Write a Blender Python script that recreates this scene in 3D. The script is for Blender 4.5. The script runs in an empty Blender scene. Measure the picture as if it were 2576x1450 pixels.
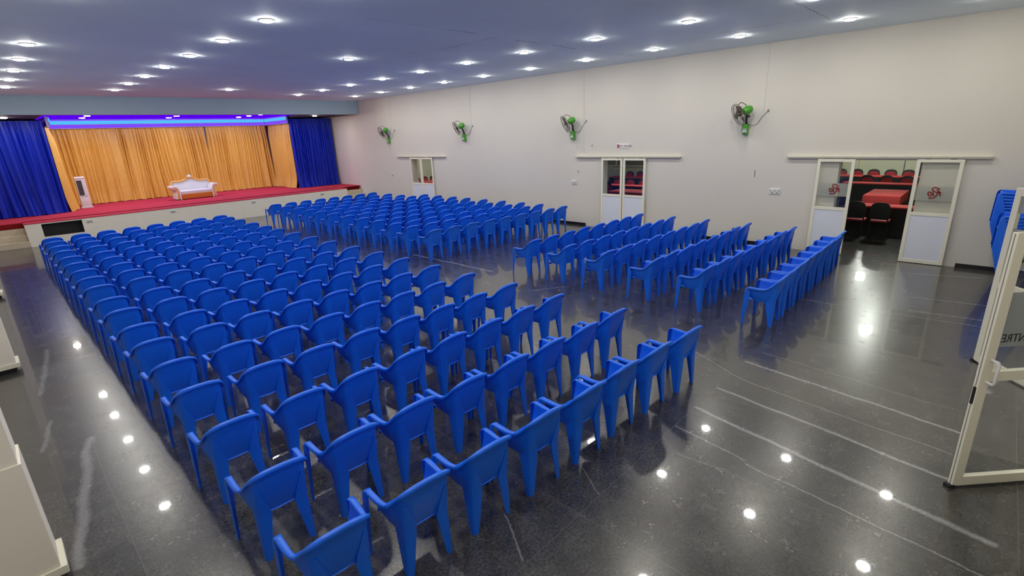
import bpy, bmesh, math, random
from mathutils import Vector, Matrix
rnd = random.Random(7)
SC = bpy.context.scene
COL = SC.collection
PI = math.pi

# ------------------------------------------------------------------ materials
def lin(r, g, b):
    f = lambda c: (c / 255 / 12.92) if c / 255 <= .04045 else ((c / 255 + .055) / 1.055) ** 2.4
    return (f(r), f(g), f(b), 1)

def principled(name, col, rough=.5, noise=0, nscale=8, spec=.5, metal=0, sheen=0, coat=0, bump=0, bscale=60):
    m = bpy.data.materials.new(name); m.use_nodes = True
    nt = m.node_tree; b = nt.nodes['Principled BSDF']
    b.inputs['Base Color'].default_value = col
    b.inputs['Roughness'].default_value = rough
    b.inputs['Metallic'].default_value = metal
    b.inputs['Specular IOR Level'].default_value = spec
    b.inputs['Sheen Weight'].default_value = sheen
    b.inputs['Coat Weight'].default_value = coat
    tc = nt.nodes.new('ShaderNodeTexCoord')
    if noise:
        n = nt.nodes.new('ShaderNodeTexNoise'); n.inputs['Scale'].default_value = nscale; n.inputs['Detail'].default_value = 5
        nt.links.new(tc.outputs['Object'], n.inputs['Vector'])
        r = nt.nodes.new('ShaderNodeMapRange')
        r.inputs['To Min'].default_value = 1 - noise; r.inputs['To Max'].default_value = 1 + noise
        nt.links.new(n.outputs['Fac'], r.inputs['Value'])
        v = nt.nodes.new('ShaderNodeVectorMath'); v.operation = 'SCALE'; v.inputs[0].default_value = col[:3]
        nt.links.new(r.outputs['Result'], v.inputs['Scale']); nt.links.new(v.outputs['Vector'], b.inputs['Base Color'])
    if bump:
        n = nt.nodes.new('ShaderNodeTexNoise'); n.inputs['Scale'].default_value = bscale; n.inputs['Detail'].default_value = 3
        nt.links.new(tc.outputs['Object'], n.inputs['Vector'])
        u = nt.nodes.new('ShaderNodeBump'); u.inputs['Strength'].default_value = bump; u.inputs['Distance'].default_value = .01
        nt.links.new(n.outputs['Fac'], u.inputs['Height']); nt.links.new(u.outputs['Normal'], b.inputs['Normal'])
    return m

def emitter(name, col, strength):
    m = bpy.data.materials.new(name); m.use_nodes = True
    nt = m.node_tree; nt.nodes.clear()
    e = nt.nodes.new('ShaderNodeEmission'); o = nt.nodes.new('ShaderNodeOutputMaterial')
    e.inputs['Color'].default_value = (*col, 1); e.inputs['Strength'].default_value = strength
    nt.links.new(e.outputs[0], o.inputs[0]); return m

def glassy(name, tint, gloss=.08, diffuse=None, dfac=0):
    m = bpy.data.materials.new(name); m.use_nodes = True
    nt = m.node_tree; nt.nodes.clear()
    o = nt.nodes.new('ShaderNodeOutputMaterial'); t = nt.nodes.new('ShaderNodeBsdfTransparent'); g = nt.nodes.new('ShaderNodeBsdfGlossy')
    t.inputs['Color'].default_value = (*tint, 1); g.inputs['Roughness'].default_value = .02
    N = NT(nt); lw = nt.nodes.new('ShaderNodeLayerWeight'); lw.inputs['Blend'].default_value = .5
    fr = N.m('MULTIPLY_ADD', N.m('POWER', lw.outputs['Facing'], 4.0), .5, gloss * .5)
    mx = nt.nodes.new('ShaderNodeMixShader')
    nt.links.new(fr, mx.inputs[0]); nt.links.new(t.outputs[0], mx.inputs[1]); nt.links.new(g.outputs[0], mx.inputs[2])
    last = mx
    if diffuse:
        d = nt.nodes.new('ShaderNodeBsdfDiffuse'); d.inputs['Color'].default_value = diffuse
        m2 = nt.nodes.new('ShaderNodeMixShader'); m2.inputs[0].default_value = dfac
        nt.links.new(mx.outputs[0], m2.inputs[1]); nt.links.new(d.outputs[0], m2.inputs[2]); last = m2
    nt.links.new(last.outputs[0], o.inputs[0]); return m

class NT:
    """small helper to write math node chains"""
    def __init__(s, nt): s.nt = nt
    def val(s, sock, x):
        if isinstance(x, (int, float)): sock.default_value = x
        elif isinstance(x, (tuple, list, Vector)): sock.default_value = x
        else: s.nt.links.new(x, sock)
    def m(s, op, a, b=0, c=0, clamp=False):
        n = s.nt.nodes.new('ShaderNodeMath'); n.operation = op; n.use_clamp = clamp
        s.val(n.inputs[0], a); s.val(n.inputs[1], b); s.val(n.inputs[2], c); return n.outputs[0]
    def v(s, op, a, b=(0, 0, 0), sc=None, out='Vector'):
        n = s.nt.nodes.new('ShaderNodeVectorMath'); n.operation = op
        s.val(n.inputs[0], a); s.val(n.inputs[1], b)
        if sc is not None: s.val(n.inputs['Scale'], sc)
        return n.outputs[out]
    def noise(s, vec, scale, detail=4, rough=.5, out='Fac'):
        n = s.nt.nodes.new('ShaderNodeTexNoise'); n.inputs['Scale'].default_value = scale
        n.inputs['Detail'].default_value = detail; n.inputs['Roughness'].default_value = rough
        s.nt.links.new(vec, n.inputs['Vector']); return n.outputs[out]
    def segs(s, vec, lst):
        """mask (0..1) of a list of line segments (x0, y0, x1, y1, half width, strength)"""
        tot = None
        for (x0, y0, x1, y1, w, k) in lst:
            ax, ay = x1 - x0, y1 - y0; L2 = ax * ax + ay * ay
            d = s.v('SUBTRACT', vec, (x0, y0, 0))
            t = s.m('MULTIPLY', s.v('DOT_PRODUCT', d, (ax, ay, 0), out='Value'), 1 / L2, clamp=True)
            q = s.v('SUBTRACT', d, s.v('SCALE', (ax, ay, 0), sc=t))
            dist = s.v('LENGTH', q, out='Value')
            f = s.m('MULTIPLY', s.m('SUBTRACT', 1.3, s.m('MULTIPLY', dist, 1 / w), clamp=True), k)
            tot = f if tot is None else s.m('MAXIMUM', tot, f)
        return tot
    def mix(s, f, a, b):
        n = s.nt.nodes.new('ShaderNodeMix'); n.data_type = 'RGBA'
        s.val(n.inputs['Factor'], f); s.val(n.inputs[6], a); s.val(n.inputs[7], b); return n.outputs[2]

# ------------------------------------------------------------------ floor material
VEINS = [(-7.16, 1.96, -7.48, -.2, .024, .9), (-8.08, 1.98, -8.42, -.16, .026, .95), (-8.66, 1.98, -9.12, -.47, .03, .9),
         (-9.16, 1.99, -9.27, 1.27, .012, .7), (-9.32, 1.23, -9.52, -.42, .012, .7), (-7.27, 2.62, -7.69, 1.83, .009, .55),
         (-7.69, 1.83, -7.97, -.17, .010, .6), (-6.72, 1.92, -6.96, .1, .010, .45), (-4.0, 2.1, -3.86, -.25, .02, .5),
         (-2.78, .73, -2.65, -.26, .022, .6), (-3.61, .66, -3.52, -.26, .022, .6), (-1.08, .95, -.67, -.21, .03, .5),
         (-5.98, 11.08, -5.94, 8.09, .035, 1.0), (-13.5, 10.58, -13.72, 8.6, .035, .6), (-13.46, 6.73, -13.79, 4.55, .045, .75),
         (-13.71, 7.59, -13.83, 6.83, .025, .5), (-11.27, 2.48, -11.51, 2.04, .008, .7), (-10.33, 2.39, -10.55, 2.02, .006, .6),
         (-9.59, 1.79, -9.54, 1.33, .01, .4), (-6.5, 6.35, -5.9, 6.0, .02, .5)]
def floor_material():
    m = bpy.data.materials.new('polished_black_granite'); m.use_nodes = True
    nt = m.node_tree; b = nt.nodes['Principled BSDF']; N = NT(nt)
    tc = nt.nodes.new('ShaderNodeTexCoord'); P = tc.outputs['Object']
    fine = N.noise(P, 42, 6, .75); mid = N.noise(P, 5, 5, .65); big = N.noise(P, .7, 3)
    br = nt.nodes.new('ShaderNodeTexBrick'); br.offset = 0.0
    nt.links.new(N.v('ADD', P, (13.45 + 1.3 * 20, -2.0 + 2.6 * 10, 0)), br.inputs['Vector'])
    br.inputs['Color1'].default_value = (0, 0, 0, 1); br.inputs['Color2'].default_value = (1, 1, 1, 1)
    br.inputs['Mortar'].default_value = (.5, .5, .5, 1); br.inputs['Scale'].default_value = 1
    br.inputs['Mortar Size'].default_value = .004; br.inputs['Mortar Smooth'].default_value = .2
    br.inputs['Brick Width'].default_value = 1.3; br.inputs['Row Height'].default_value = 2.6
    tone = N.m('MULTIPLY_ADD', br.outputs['Color'], .35, .8)
    spk = N.m('MULTIPLY_ADD', N.m('SUBTRACT', fine, .5), 4.6, .95)
    blot = N.m('MULTIPLY_ADD', N.m('SUBTRACT', mid, .5), 1.5, 1.0)
    k = N.m('MULTIPLY', N.m('MULTIPLY', spk, blot), N.m('MULTIPLY', tone, N.m('MULTIPLY_ADD', big, .8, .6)))
    k = N.m('MAXIMUM', k, .12)
    col = N.v('SCALE', (.052, .050, .047), sc=k)
    wob = N.v('SCALE', N.v('SUBTRACT', N.noise(P, 1.6, 4, .6, 'Color'), (.5, .5, .5)), sc=.11)
    fineW = N.v('SCALE', N.v('SUBTRACT', N.noise(P, 30, 3, .6, 'Color'), (.5, .5, .5)), sc=.02)
    flat = N.v('MULTIPLY', N.v('ADD', N.v('ADD', P, wob), fineW), (1, 1, 0))
    vein = N.m('MULTIPLY', N.segs(flat, VEINS), N.m('MULTIPLY_ADD', fine, 1.2, .1))
    col = N.mix(vein, col, (.34, .34, .345, 1))
    seam = N.m('MULTIPLY', br.outputs['Fac'], .8)
    col = N.mix(seam, col, (.09, .09, .09, 1))
    nt.links.new(col, b.inputs['Base Color'])
    rg = N.m('MULTIPLY_ADD', mid, .12, .20)
    nt.links.new(rg, b.inputs['Roughness'])
    b.inputs['Specular IOR Level'].default_value = .8; b.inputs['Specular Tint'].default_value = (1, .97, .9, 1)
    b.inputs['Coat Weight'].default_value = .5; b.inputs['Coat Roughness'].default_value = .035; b.inputs['Coat IOR'].default_value = 1.5
    bp = nt.nodes.new('ShaderNodeBump'); bp.inputs['Strength'].default_value = .05; bp.inputs['Distance'].default_value = .004
    nt.links.new(N.noise(P, 2.2, 2), bp.inputs['Height']); nt.links.new(bp.outputs[0], b.inputs['Coat Normal'])
    return m

CRACKS = [(-8.81, 7.55, -7.2, 7.48, .012, .5), (-7.2, 7.48, -6.54, 7.5, .02, .8), (-6.01, 9.22, -6.0, 7.52, .015, .8), (-5.44, 7.55, -4.8, 7.5, .02, .9),
          (-4.32, 7.49, -3.43, 7.55, .02, .9), (-3.43, 7.55, -.77, 7.36, .01, .5), (-2.41, 4.64, -2.4, 3.42, .015, .8), (-2.4, 3.42, -2.31, 2.74, .008, .5),
          (-4.17, 2.8, -3.56, 2.77, .012, .7), (-3.56, 2.77, -1.76, 2.77, .012, .7), (-6.61, 9.91, -5.99, 9.96, .015, .5)]
def ceiling_material():
    m = principled('pale_blue_ceiling_paint', (.25, .31, .36, 1), .7)
    nt = m.node_tree; b = nt.nodes['Principled BSDF']; N = NT(nt)
    P = nt.nodes.new('ShaderNodeTexCoord').outputs['Object']
    wob = N.v('SCALE', N.v('SUBTRACT', N.noise(P, 3, 4, .6, 'Color'), (.5, .5, .5)), sc=.09)
    flat = N.v('MULTIPLY', N.v('ADD', P, wob), (1, 1, 0))
    ck = N.m('MULTIPLY', N.segs(flat, CRACKS), N.m('MULTIPLY_ADD', N.noise(P, 9, 3), 2.2, -.4, clamp=True))
    k = N.m('MULTIPLY_ADD', N.noise(P, .45, 3), .25, .875)
    k2 = N.m('MULTIPLY_ADD', N.noise(P, 60, 2), .12, .94)
    col = N.v('SCALE', (.78, .88, .90), sc=N.m('MULTIPLY', k, k2))
    nt.links.new(N.mix(ck, col, (.03, .035, .045, 1)), b.inputs['Base Color'])
    return m

def wall_material():
    m = principled('cream_wall_paint', (.62, .585, .5, 1), .65, spec=.3)
    nt = m.node_tree; b = nt.nodes['Principled BSDF']; N = NT(nt)
    P = nt.nodes.new('ShaderNodeTexCoord').outputs['Object']
    k = N.m('MULTIPLY_ADD', N.noise(P, .5, 4), .10, .95)
    k2 = N.m('MULTIPLY_ADD', N.noise(P, 25, 3), .05, .975)
    nt.links.new(N.v('SCALE', (.67, .635, .56), sc=N.m('MULTIPLY', k, k2)), b.inputs['Base Color'])
    return m

M = {}
M['floor'] = floor_material(); M['ceil'] = ceiling_material(); M['wall'] = wall_material()
M['beam'] = principled('pale_blue_beam_paint', (.38, .50, .56, 1), .6, noise=.04, nscale=3)
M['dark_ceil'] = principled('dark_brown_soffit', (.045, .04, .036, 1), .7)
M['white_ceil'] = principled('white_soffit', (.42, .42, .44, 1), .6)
M['blue'] = principled('royal_blue_plastic', (.003, .135, .82, 1), .38, noise=.04, nscale=40, spec=.55, bump=.04, bscale=350)
M['cream_metal'] = principled('cream_powder_coated_aluminium', (.82, .79, .64, 1), .4)
M['rail'] = principled('cream_rail', (.50, .48, .40, 1), .4)
M['panel'] = principled('pale_grey_laminate', (.72, .75, .83, 1), .35, noise=.03, nscale=90)
M['black'] = principled('matt_black', (.012, .012, .012, 1), .5)
M['skirting'] = principled('black_stone_skirting', (.01, .01, .011, 1), .25, noise=.3, nscale=30)
M['glass'] = glassy('clear_glass', (.975, .985, .97), .07)
M['film'] = glassy('frosted_film', (.93, .94, .9), .06, (.60, .61, .56, 1), .34)
M['entry_film'] = glassy('grey_frosted_film', (.8, .82, .82), .06, (.40, .43, .43, 1), .8)
M['red_vinyl'] = principled('red_vinyl_lettering', (.25, .005, .008, 1), .5, spec=.2)
M['white'] = principled('white_plastic', (.72, .72, .70, 1), .35)
M['switch'] = principled('ivory_switch_plastic', (.78, .78, .74, 1), .3)
M['grey'] = principled('mid_grey_plastic', (.22, .22, .22, 1), .4)
M['silver'] = principled('light_grey_plastic', (.42, .42, .40, 1), .35)
M['gold'] = principled('gold_satin', (.72, .42, .08, 1), .38, noise=.10, nscale=7, spec=.5)
M['navy'] = principled('royal_blue_satin', (.004, .018, .36, 1), .45, noise=.12, nscale=6, spec=.25)
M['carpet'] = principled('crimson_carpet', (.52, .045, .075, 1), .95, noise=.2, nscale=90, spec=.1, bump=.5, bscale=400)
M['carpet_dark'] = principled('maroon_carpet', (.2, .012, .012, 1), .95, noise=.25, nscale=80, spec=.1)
M['stage_wall'] = principled('cream_riser_paint', (.80, .77, .66, 1), .6, noise=.06, nscale=3)
M['step'] = principled('worn_cream_plaster', (.56, .49, .36, 1), .7, noise=.22, nscale=9)
M['sofa_white'] = principled('white_leatherette', (.74, .75, .74, 1), .32)
M['sofa_gold'] = principled('gold_painted_carving', (.78, .42, .11, 1), .35, noise=.15, nscale=40)
M['sofa_orange'] = principled('orange_brown_skirt', (.60, .17, .015, 1), .5, noise=.1, nscale=60)
M['green'] = principled('green_fan_plastic', (.06, .32, .02, 1), .3)
M['fan_wire'] = principled('dull_steel_wire', (.10, .085, .07, 1), .4, metal=.4)
M['fan_blade'] = glassy('smoky_fan_blade', (.55, .5, .47), .08, (.16, .13, .11, 1), .45)
M['red_cloth'] = principled('red_tablecloth', (.50, .055, .055, 1), .75, noise=.12, nscale=15, spec=.15)
M['dark_cloth'] = principled('black_table_skirt', (.012, .012, .014, 1), .7)
M['red_seat'] = principled('red_chair_fabric', (.34, .015, .02, 1), .6)
M['pillar'] = principled('white_pillar_paint', (.88, .82, .71, 1), .6, noise=.04, nscale=2)
M['room_wall'] = principled('greenish_cream_paint', (.74, .75, .55, 1), .7, noise=.06, nscale=1.5)
M['room_dark'] = principled('dark_window_tint', (.05, .055, .05, 1), .4)
M['lamp'] = emitter('downlight_glow', (1, .97, .90), 220)
M['lamp_stage'] = emitter('stage_downlight_glow', (1, .96, .86), 300)
M['lamp_dim'] = emitter('dim_downlight_glow', (1, .95, .85), 12)
M['room_lamp'] = emitter('room_lamp_glow', (.94, 1, .93), 330)
M['lobby_fill'] = emitter('lobby_fill_glow', (1, .97, .92), 160)
M['teal_led'] = emitter('teal_led_glow', (.08, .46, .84), 1.15)
M['violet_led'] = emitter('violet_led_glow', (.11, .002, 1), 3)
M['violet_wash'] = emitter('violet_wash_glow', (.115, .001, 1), .86)  # even glow in place of LED light falling on the soffit
M['violet_soft'] = emitter('violet_led_soft', (.20, .06, 1), 1.1)

# ------------------------------------------------------------------ mesh builder
class MB:
    def __init__(s): s.v = []; s.f = []
    def grid(s, rows, cu=False, cv=False):
        b = len(s.v); n = len(rows[0]); m = len(rows)
        for r in rows: s.v += [tuple(p) for p in r]
        for i in range(m if cv else m - 1):
            for j in range(n if cu else n - 1):
                s.f.append((b + i * n + j, b + i * n + (j + 1) % n, b + ((i + 1) % m) * n + (j + 1) % n, b + ((i + 1) % m) * n + j))
        return s
    def face(s, pts):
        b = len(s.v); s.v += [tuple(p) for p in pts]; s.f.append(tuple(range(b, b + len(pts)))); return s
    def box(s, x0, y0, z0, x1, y1, z1):
        b = len(s.v)
        s.v += [(x, y, z) for z in (z0, z1) for y in (y0, y1) for x in (x0, x1)]
        for q in ((0, 2, 3, 1), (4, 5, 7, 6), (0, 1, 5, 4), (2, 6, 7, 3), (0, 4, 6, 2), (1, 3, 7, 5)): s.f.append(tuple(b + i for i in q))
        return s
    def tube(s, path, r, n=8, closed=False, caps=True):
        P = [Vector(p) for p in path]; m = len(P); rows = []; up = None
        for i in range(m):
            if closed: t = P[(i + 1) % m] - P[i - 1]
            else: t = P[min(i + 1, m - 1)] - P[max(i - 1, 0)]
            t.normalize()
            if up is None:
                up = Vector((0, 0, 1)) if abs(t.z) < .9 else Vector((1, 0, 0))
            a = t.cross(up).normalized(); up = a.cross(t).normalized()
            rr = r[i] if isinstance(r, (list, tuple)) else r
            rows.append([P[i] + (a * math.cos(2 * PI * k / n) + up * math.sin(2 * PI * k / n)) * rr for k in range(n)])
        s.grid(rows, cu=True, cv=closed)
        if caps and not closed: s.face(rows[0][::-1]); s.face(rows[-1])
        return s
    def lathe(s, prof, c=(0, 0, 0), n=24, axis=Vector((0, 0, 1))):
        axis = Vector(axis).normalized(); a = axis.orthogonal().normalized(); b = axis.cross(a); c = Vector(c)
        s.grid([[c + axis * z + (a * math.cos(2 * PI * k / n) + b * math.sin(2 * PI * k / n)) * r for k in range(n)] for r, z in prof], cu=True)
        return s
    def prism(s, poly, d):
        d = Vector(d); A = [Vector(p) for p in poly]; B = [p + d for p in A]; n = len(A)
        s.face(A[::-1]); s.face(B)
        for i in range(n): s.face([A[i], A[(i + 1) % n], B[(i + 1) % n], B[i]])
        return s
    def mesh(s, name, mat, thick=0, bevel=0, smooth=True, angle=40, off=None, seg=2):
        bm = bmesh.new()
        vs = [bm.verts.new(Vector(p) - off if off else p) for p in s.v]
        for q in s.f:
            try: bm.faces.new([vs[i] for i in q])
            except ValueError: pass
        bmesh.ops.remove_doubles(bm, verts=bm.verts[:], dist=1e-5)
        bmesh.ops.recalc_face_normals(bm, faces=bm.faces[:])
        if thick: bmesh.ops.solidify(bm, geom=bm.faces[:], thickness=thick)
        if bevel:
            ed = [e for e in bm.edges if len(e.link_faces) == 2 and e.calc_face_angle(0) > .6]
            bmesh.ops.bevel(bm, geom=ed, offset=bevel, segments=seg, affect='EDGES', profile=.6, clamp_overlap=True)
        me = bpy.data.meshes.new(name); bm.to_mesh(me); bm.free()
        me.materials.append(mat)
        if smooth:
            for p in me.polygons: p.use_smooth = True
            me.set_sharp_from_angle(angle=math.radians(angle))
        return me

def obj(name, me, parent=None):
    o = bpy.data.objects.new(name, me); COL.objects.link(o)
    if parent: o.parent = parent
    return o
def part(name, mb, mat, parent, world=True, **k):
    off = parent.location.copy() if world else None
    return obj(name, mb.mesh(name, mat, off=off, **k), parent)
def subpart(name, mb, mat, parent, **k):          # child of a part; both in the thing's own frame
    return obj(name, mb.mesh(name, mat, off=parent.parent.location.copy(), **k), parent)
def tag(o, label, cat, group=None, kind=None):
    o['label'] = label; o['category'] = cat
    if group: o['group'] = group
    if kind: o['kind'] = kind
    return o
def thing(name, label, cat, loc, group=None, rz=0, kind=None):
    o = bpy.data.objects.new(name, None); o.empty_display_size = .1; COL.objects.link(o)
    o.location = loc; o.rotation_euler = (0, 0, rz)
    return tag(o, label, cat, group, kind)
def single(name, mb, mat, label, cat, group=None, kind=None, **k):
    return tag(obj(name, mb.mesh(name, mat, **k)), label, cat, group, kind)
def struct(name, mb, mat, label, cat, **k):
    return single(name, mb, mat, label, cat, kind='structure', smooth=False, **k)
def dup(root, loc, rz=None, label=None, group=None):
    r = root.copy(); COL.objects.link(r); r.location = loc
    if rz is not None: r.rotation_euler = (0, 0, rz)
    if label: r['label'] = label
    if group: r['group'] = group
    for ch in root.children:
        c = ch.copy(); COL.objects.link(c); c.parent = r
        for g in ch.children:
            d = g.copy(); COL.objects.link(d); d.parent = c
    return r
ORD = ['zeroth', 'first', 'second', 'third', 'fourth', 'fifth', 'sixth', 'seventh', 'eighth', 'ninth', 'tenth', 'eleventh', 'twelfth', 'thirteenth',
       'fourteenth', 'fifteenth', 'sixteenth', 'seventeenth', 'eighteenth', 'nineteenth', 'twentieth']

# ------------------------------------------------------------------ room shell
HC = 4.836; XL = -14.25; YB = -.92; YS = 23.2; SZ = .78; CZ = 4.24; YE = 29.4
struct('floor', MB().box(XL - .3, -4, -.1, 14.2, 30, 0), M['floor'], 'polished black granite slab floor with white veins', 'floor')
struct('ceiling', MB().box(XL - .3, YB - .3, HC, .25, YS + .3, HC + .1), M['ceil'], 'pale blue painted hall ceiling with dark cracks', 'ceiling')
DOORS = [(17.70, 19.12), (7.57, 9.00), (1.15, 2.63)]; DH = 2.16
w = MB(); y = -1.3
for a, b in sorted(DOORS):
    w.box(0, y, 0, .25, a, HC); w.box(0, a, DH, .25, b, HC); y = b
w.box(0, y, 0, .25, 30, HC)
struct('wall_right', w, M['wall'], 'long cream wall carrying green fans and sliding doors', 'wall')
struct('wall_left', MB().box(XL - .3, YB - .3, 0, XL, 30, HC), M['wall'], 'cream wall behind the white pillars', 'wall')
struct('wall_back', MB().box(XL - .3, YB - .25, 0, -7.93, YB, HC).box(-6.02, YB - .25, 0, .25, YB, HC).box(-7.93, YB - .25, 2.3, -6.02, YB, HC),
       M['wall'], 'cream back wall with the glass entrance doorway', 'wall')
struct('wall_front', MB().box(XL - .3, YE, 0, .25, YE + .2, HC), M['wall'], 'wall behind the stage curtains', 'wall')
struct('trim_1', MB().box(XL, YS, CZ, -.02, YS + .3, HC), M['beam'], 'pale blue boxed beam above the stage front', 'beam')
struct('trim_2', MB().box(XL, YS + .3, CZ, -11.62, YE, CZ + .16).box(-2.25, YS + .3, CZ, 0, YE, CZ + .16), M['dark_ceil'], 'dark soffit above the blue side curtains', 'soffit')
struct('trim_3', MB().box(-11.62, YS + .3, CZ + .10, -2.25, YE, CZ + .16), M['white_ceil'], 'white soffit above the added violet glow sheet', 'soffit')
struct('wall_lobby', MB().box(-10.2, -4.2, 0, -3.8, -4, 3).box(-10.2, -4, 0, -10, YB - .25, 3).box(-4, -4, 0, -3.8, YB - .25, 3), M['wall'], 'cream lobby walls outside the glass entrance', 'wall')
struct('ceiling_lobby', MB().box(-10.2, -4.2, 3, -3.8, YB - .25, 3.1), M['wall'], 'lobby ceiling outside the glass entrance', 'ceiling')
# left pillars with sill band and plinth
for i, yy in enumerate((4.46, 9.82, 15.4, 20.7)):
    t = thing('pillar', f'white pillar along the cream side wall, {ORD[i + 1]} from the camera', 'pillar', (-14.06, yy, 0), 'side wall pillars', kind='structure')
    part('shaft', MB().box(XL, yy, .14, -13.885, yy + .33, HC), M['pillar'], t, smooth=False)
    part('dado', MB().box(XL, yy - .012, .14, -13.87, yy + .34, 1.02), M['pillar'], t, bevel=.004, smooth=False)
    part('plinth', MB().box(XL, yy - .03, .075, -13.835, yy + .36, .14), M['cream_metal'], t, bevel=.004, smooth=False)
    part('skirting', MB().box(XL, yy + .01, 0, -13.88, yy + .32, .075), M['skirting'], t, smooth=False)
bl = MB()
for a, b in ((4.8, 9.8), (10.16, 15.38), (15.74, 20.68)): bl.box(XL, a, 0, XL + .02, b, .08)
struct('baseboard_left', bl, M['skirting'], 'black skirting between the white pillars', 'baseboard')
br = MB()
for a, b in ((-.9, .29), (3.82, 6.6), (9.66, 16.6), (20.4, 23.1)): br.box(-.022, a, 0, 0, b, .085)
struct('baseboard_right', br, M['skirting'], 'black skirting at the foot of the long cream wall', 'baseboard')
# cable conduits down the wall
for i, (yy, z0) in enumerate(((4.4, 3.3), (9.75, 2.35), (15.05, 3.2), (20.5, 3.2))):
    struct(f'trim_{i + 4}', MB().box(-.012, yy - .010, z0, 0, yy + .010, HC), M['wall'], f'thin cream cable casing on the long wall above the {ORD[i + 1]} wall fan', 'casing')

# ------------------------------------------------------------------ stage
st = thing('stage', 'low stage with red carpet and cream front wall', 'stage', (-7, YS + 3, 0))
part('riser', MB().box(-12.93, YS, 0, -12.52, YS + .12, SZ - .012).box(-11.44, YS, 0, -1.17, YS + .12, SZ - .012)
     .box(-12.52, YS, .72, -11.44, YS + .12, SZ - .012).box(-12.52, YS, 0, -11.44, YS + .12, .28)
     .box(-12.93, YS + .12, 0, -12.81, 24.0, SZ - .012).box(-1.29, YS + .12, 0, -1.17, 24.07, SZ - .012), M['stage_wall'], st, smooth=False)
part('vent_opening', MB().box(-12.6, YS + .4, .2, -11.4, YS + .42, .75), M['black'], st, smooth=False)
part('carpet', MB().box(-12.95, YS - .015, SZ - .02, -1.155, 24.08, SZ).box(XL, 23.9, SZ - .02, 0, YE, SZ), M['carpet'], st, smooth=False)
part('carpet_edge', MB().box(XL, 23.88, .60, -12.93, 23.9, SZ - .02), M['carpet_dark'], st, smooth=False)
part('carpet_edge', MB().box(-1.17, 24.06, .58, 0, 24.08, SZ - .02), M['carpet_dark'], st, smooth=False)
for x0, x1 in ((XL, -12.93), (-1.17, 0)):
    part('step', MB().box(x0, YS + .02, 0, x1, 24.06, .20), M['step'], st, smooth=False, bevel=.008)
    part('step', MB().box(x0, YS + .30, .20, x1, 24.06, .40), M['step'], st, smooth=False, bevel=.008)
    part('step', MB().box(x0, YS + .58, .40, x1, 24.06, .59), M['step'], st, smooth=False, bevel=.008)
for x in (-11.24, -8.66, -5.63, -2.49):
    so = part('socket', MB().box(x - .09, YS - .03, .60, x + .09, YS, .69), M['white'], st, bevel=.008)
    for e in (-.06, .015): subpart('socket_face', MB().box(x + e, YS - .036, .615, x + e + .045, YS - .03, .66), M['grey'], so)

# ------------------------------------------------------------------ stage curtains
def curtain(name, label, cat, group, a, b, z0, z1, mat, seed, amp=.13, out=(0, -1), pitch=.13, flare=.18, flat=(), skew=(0, 0)):
    R = random.Random(seed); a = Vector(a); b = Vector(b); L = (b - a).length; d = (b - a) / L; o = Vector(out)
    us = [0.0]; hs = [1.0]
    while us[-1] < L: us.append(us[-1] + pitch * R.uniform(.55, 1.5)); hs.append(R.uniform(.45, 1.25))
    ub = [0.0]; hb = []
    while ub[-1] < L: ub.append(ub[-1] + pitch * R.uniform(1.4, 3.4))
    hb = [R.uniform(.3, 1.2) for _ in ub]
    sl = [R.uniform(-.05, .05) for _ in range(8)]
    def wave(u, ks, hh):
        for i in range(len(ks) - 1):
            if ks[i] <= u <= ks[i + 1] + 1e-9:
                t = (u - ks[i]) / (ks[i + 1] - ks[i]); return (math.sin(PI * t) ** 1.5) * hh[i]
        return 0
    nx = max(24, int(L / pitch * 9)); nz = 22; rows = []
    for j in range(nz + 1):
        v = j / nz; z = z1 + (z0 - z1) * v; row = []
        for i in range(nx + 1):
            u = L * i / nx
            sh = .10 * v * v * math.sin(u * 1.7 + seed) + .05 * v * math.sin(u * 4.1 + seed * 2)
            uu = min(max(u + sh * math.sin(PI * i / nx), 0), L)
            f = wave(uu, us, hs) * (1 - .45 * v) + wave(uu, ub, hb) * 1.5 * v ** 1.6
            for c, wd in flat:
                k = max(0, 1 - abs(u - c) / wd); f = f * (1 - min(1, 2 * k)) + .9 * min(1, 2 * k)
            pool = flare * max(0, v - .8) ** 1.5 / .09 * (.6 + .4 * math.sin(u * 3 + seed))
            f *= .35 + .65 * min(1, v * 6)
            p = a + d * (u + (skew[0] * (1 - u / L) + skew[1] * u / L) * v) + o * (amp * f + pool * .55)
            zz = z
            if v > .97: zz = z0 + .004 + (.02 * abs(math.sin(u * 9 + seed)))
            row.append((p.x, p.y, zz))
        rows.append(row)
    t = thing(name, label, cat, ((a.x + b.x) / 2, (a.y + b.y) / 2, z0), group)
    part('fabric', MB().grid(rows), mat, t, thick=.004, angle=80)
    rows2 = [[(p[0] + o.x * .012, p[1] + o.y * .012, z1 + dz) for p in rows[0]] for dz in (.0, .05)]
    part('heading', MB().grid(rows2), mat, t, thick=.004, angle=80)
    return t
GC = 'gold stage curtains'; NC = 'blue stage curtains'
curtain('stage_curtain', 'gold satin curtain narrow strip beside the wide blue curtain', 'curtain', GC, (-11.45, 26.1), (-11.12, 28.75), SZ, 3.93, M['gold'], 3, out=(1, 0), pitch=.16)
curtain('stage_curtain', 'gold satin curtain behind the white air cooler', 'curtain', GC, (-11.1, 28.85), (-8.78, 28.85), SZ, 3.93, M['gold'], 5, flat=((2.05, .22),))
curtain('stage_curtain', 'widest gold satin curtain behind the white sofa', 'curtain', GC, (-8.9, 28.85), (-5.38, 28.85), SZ, 3.93, M['gold'], 8, skew=(-.1, .12))
curtain('stage_curtain', 'gold satin curtain between the white gap strip and the narrow end curtain', 'curtain', GC, (-5.28, 28.85), (-2.40, 28.80), SZ, 3.93, M['gold'], 11, skew=(-.12, .05))
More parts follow.
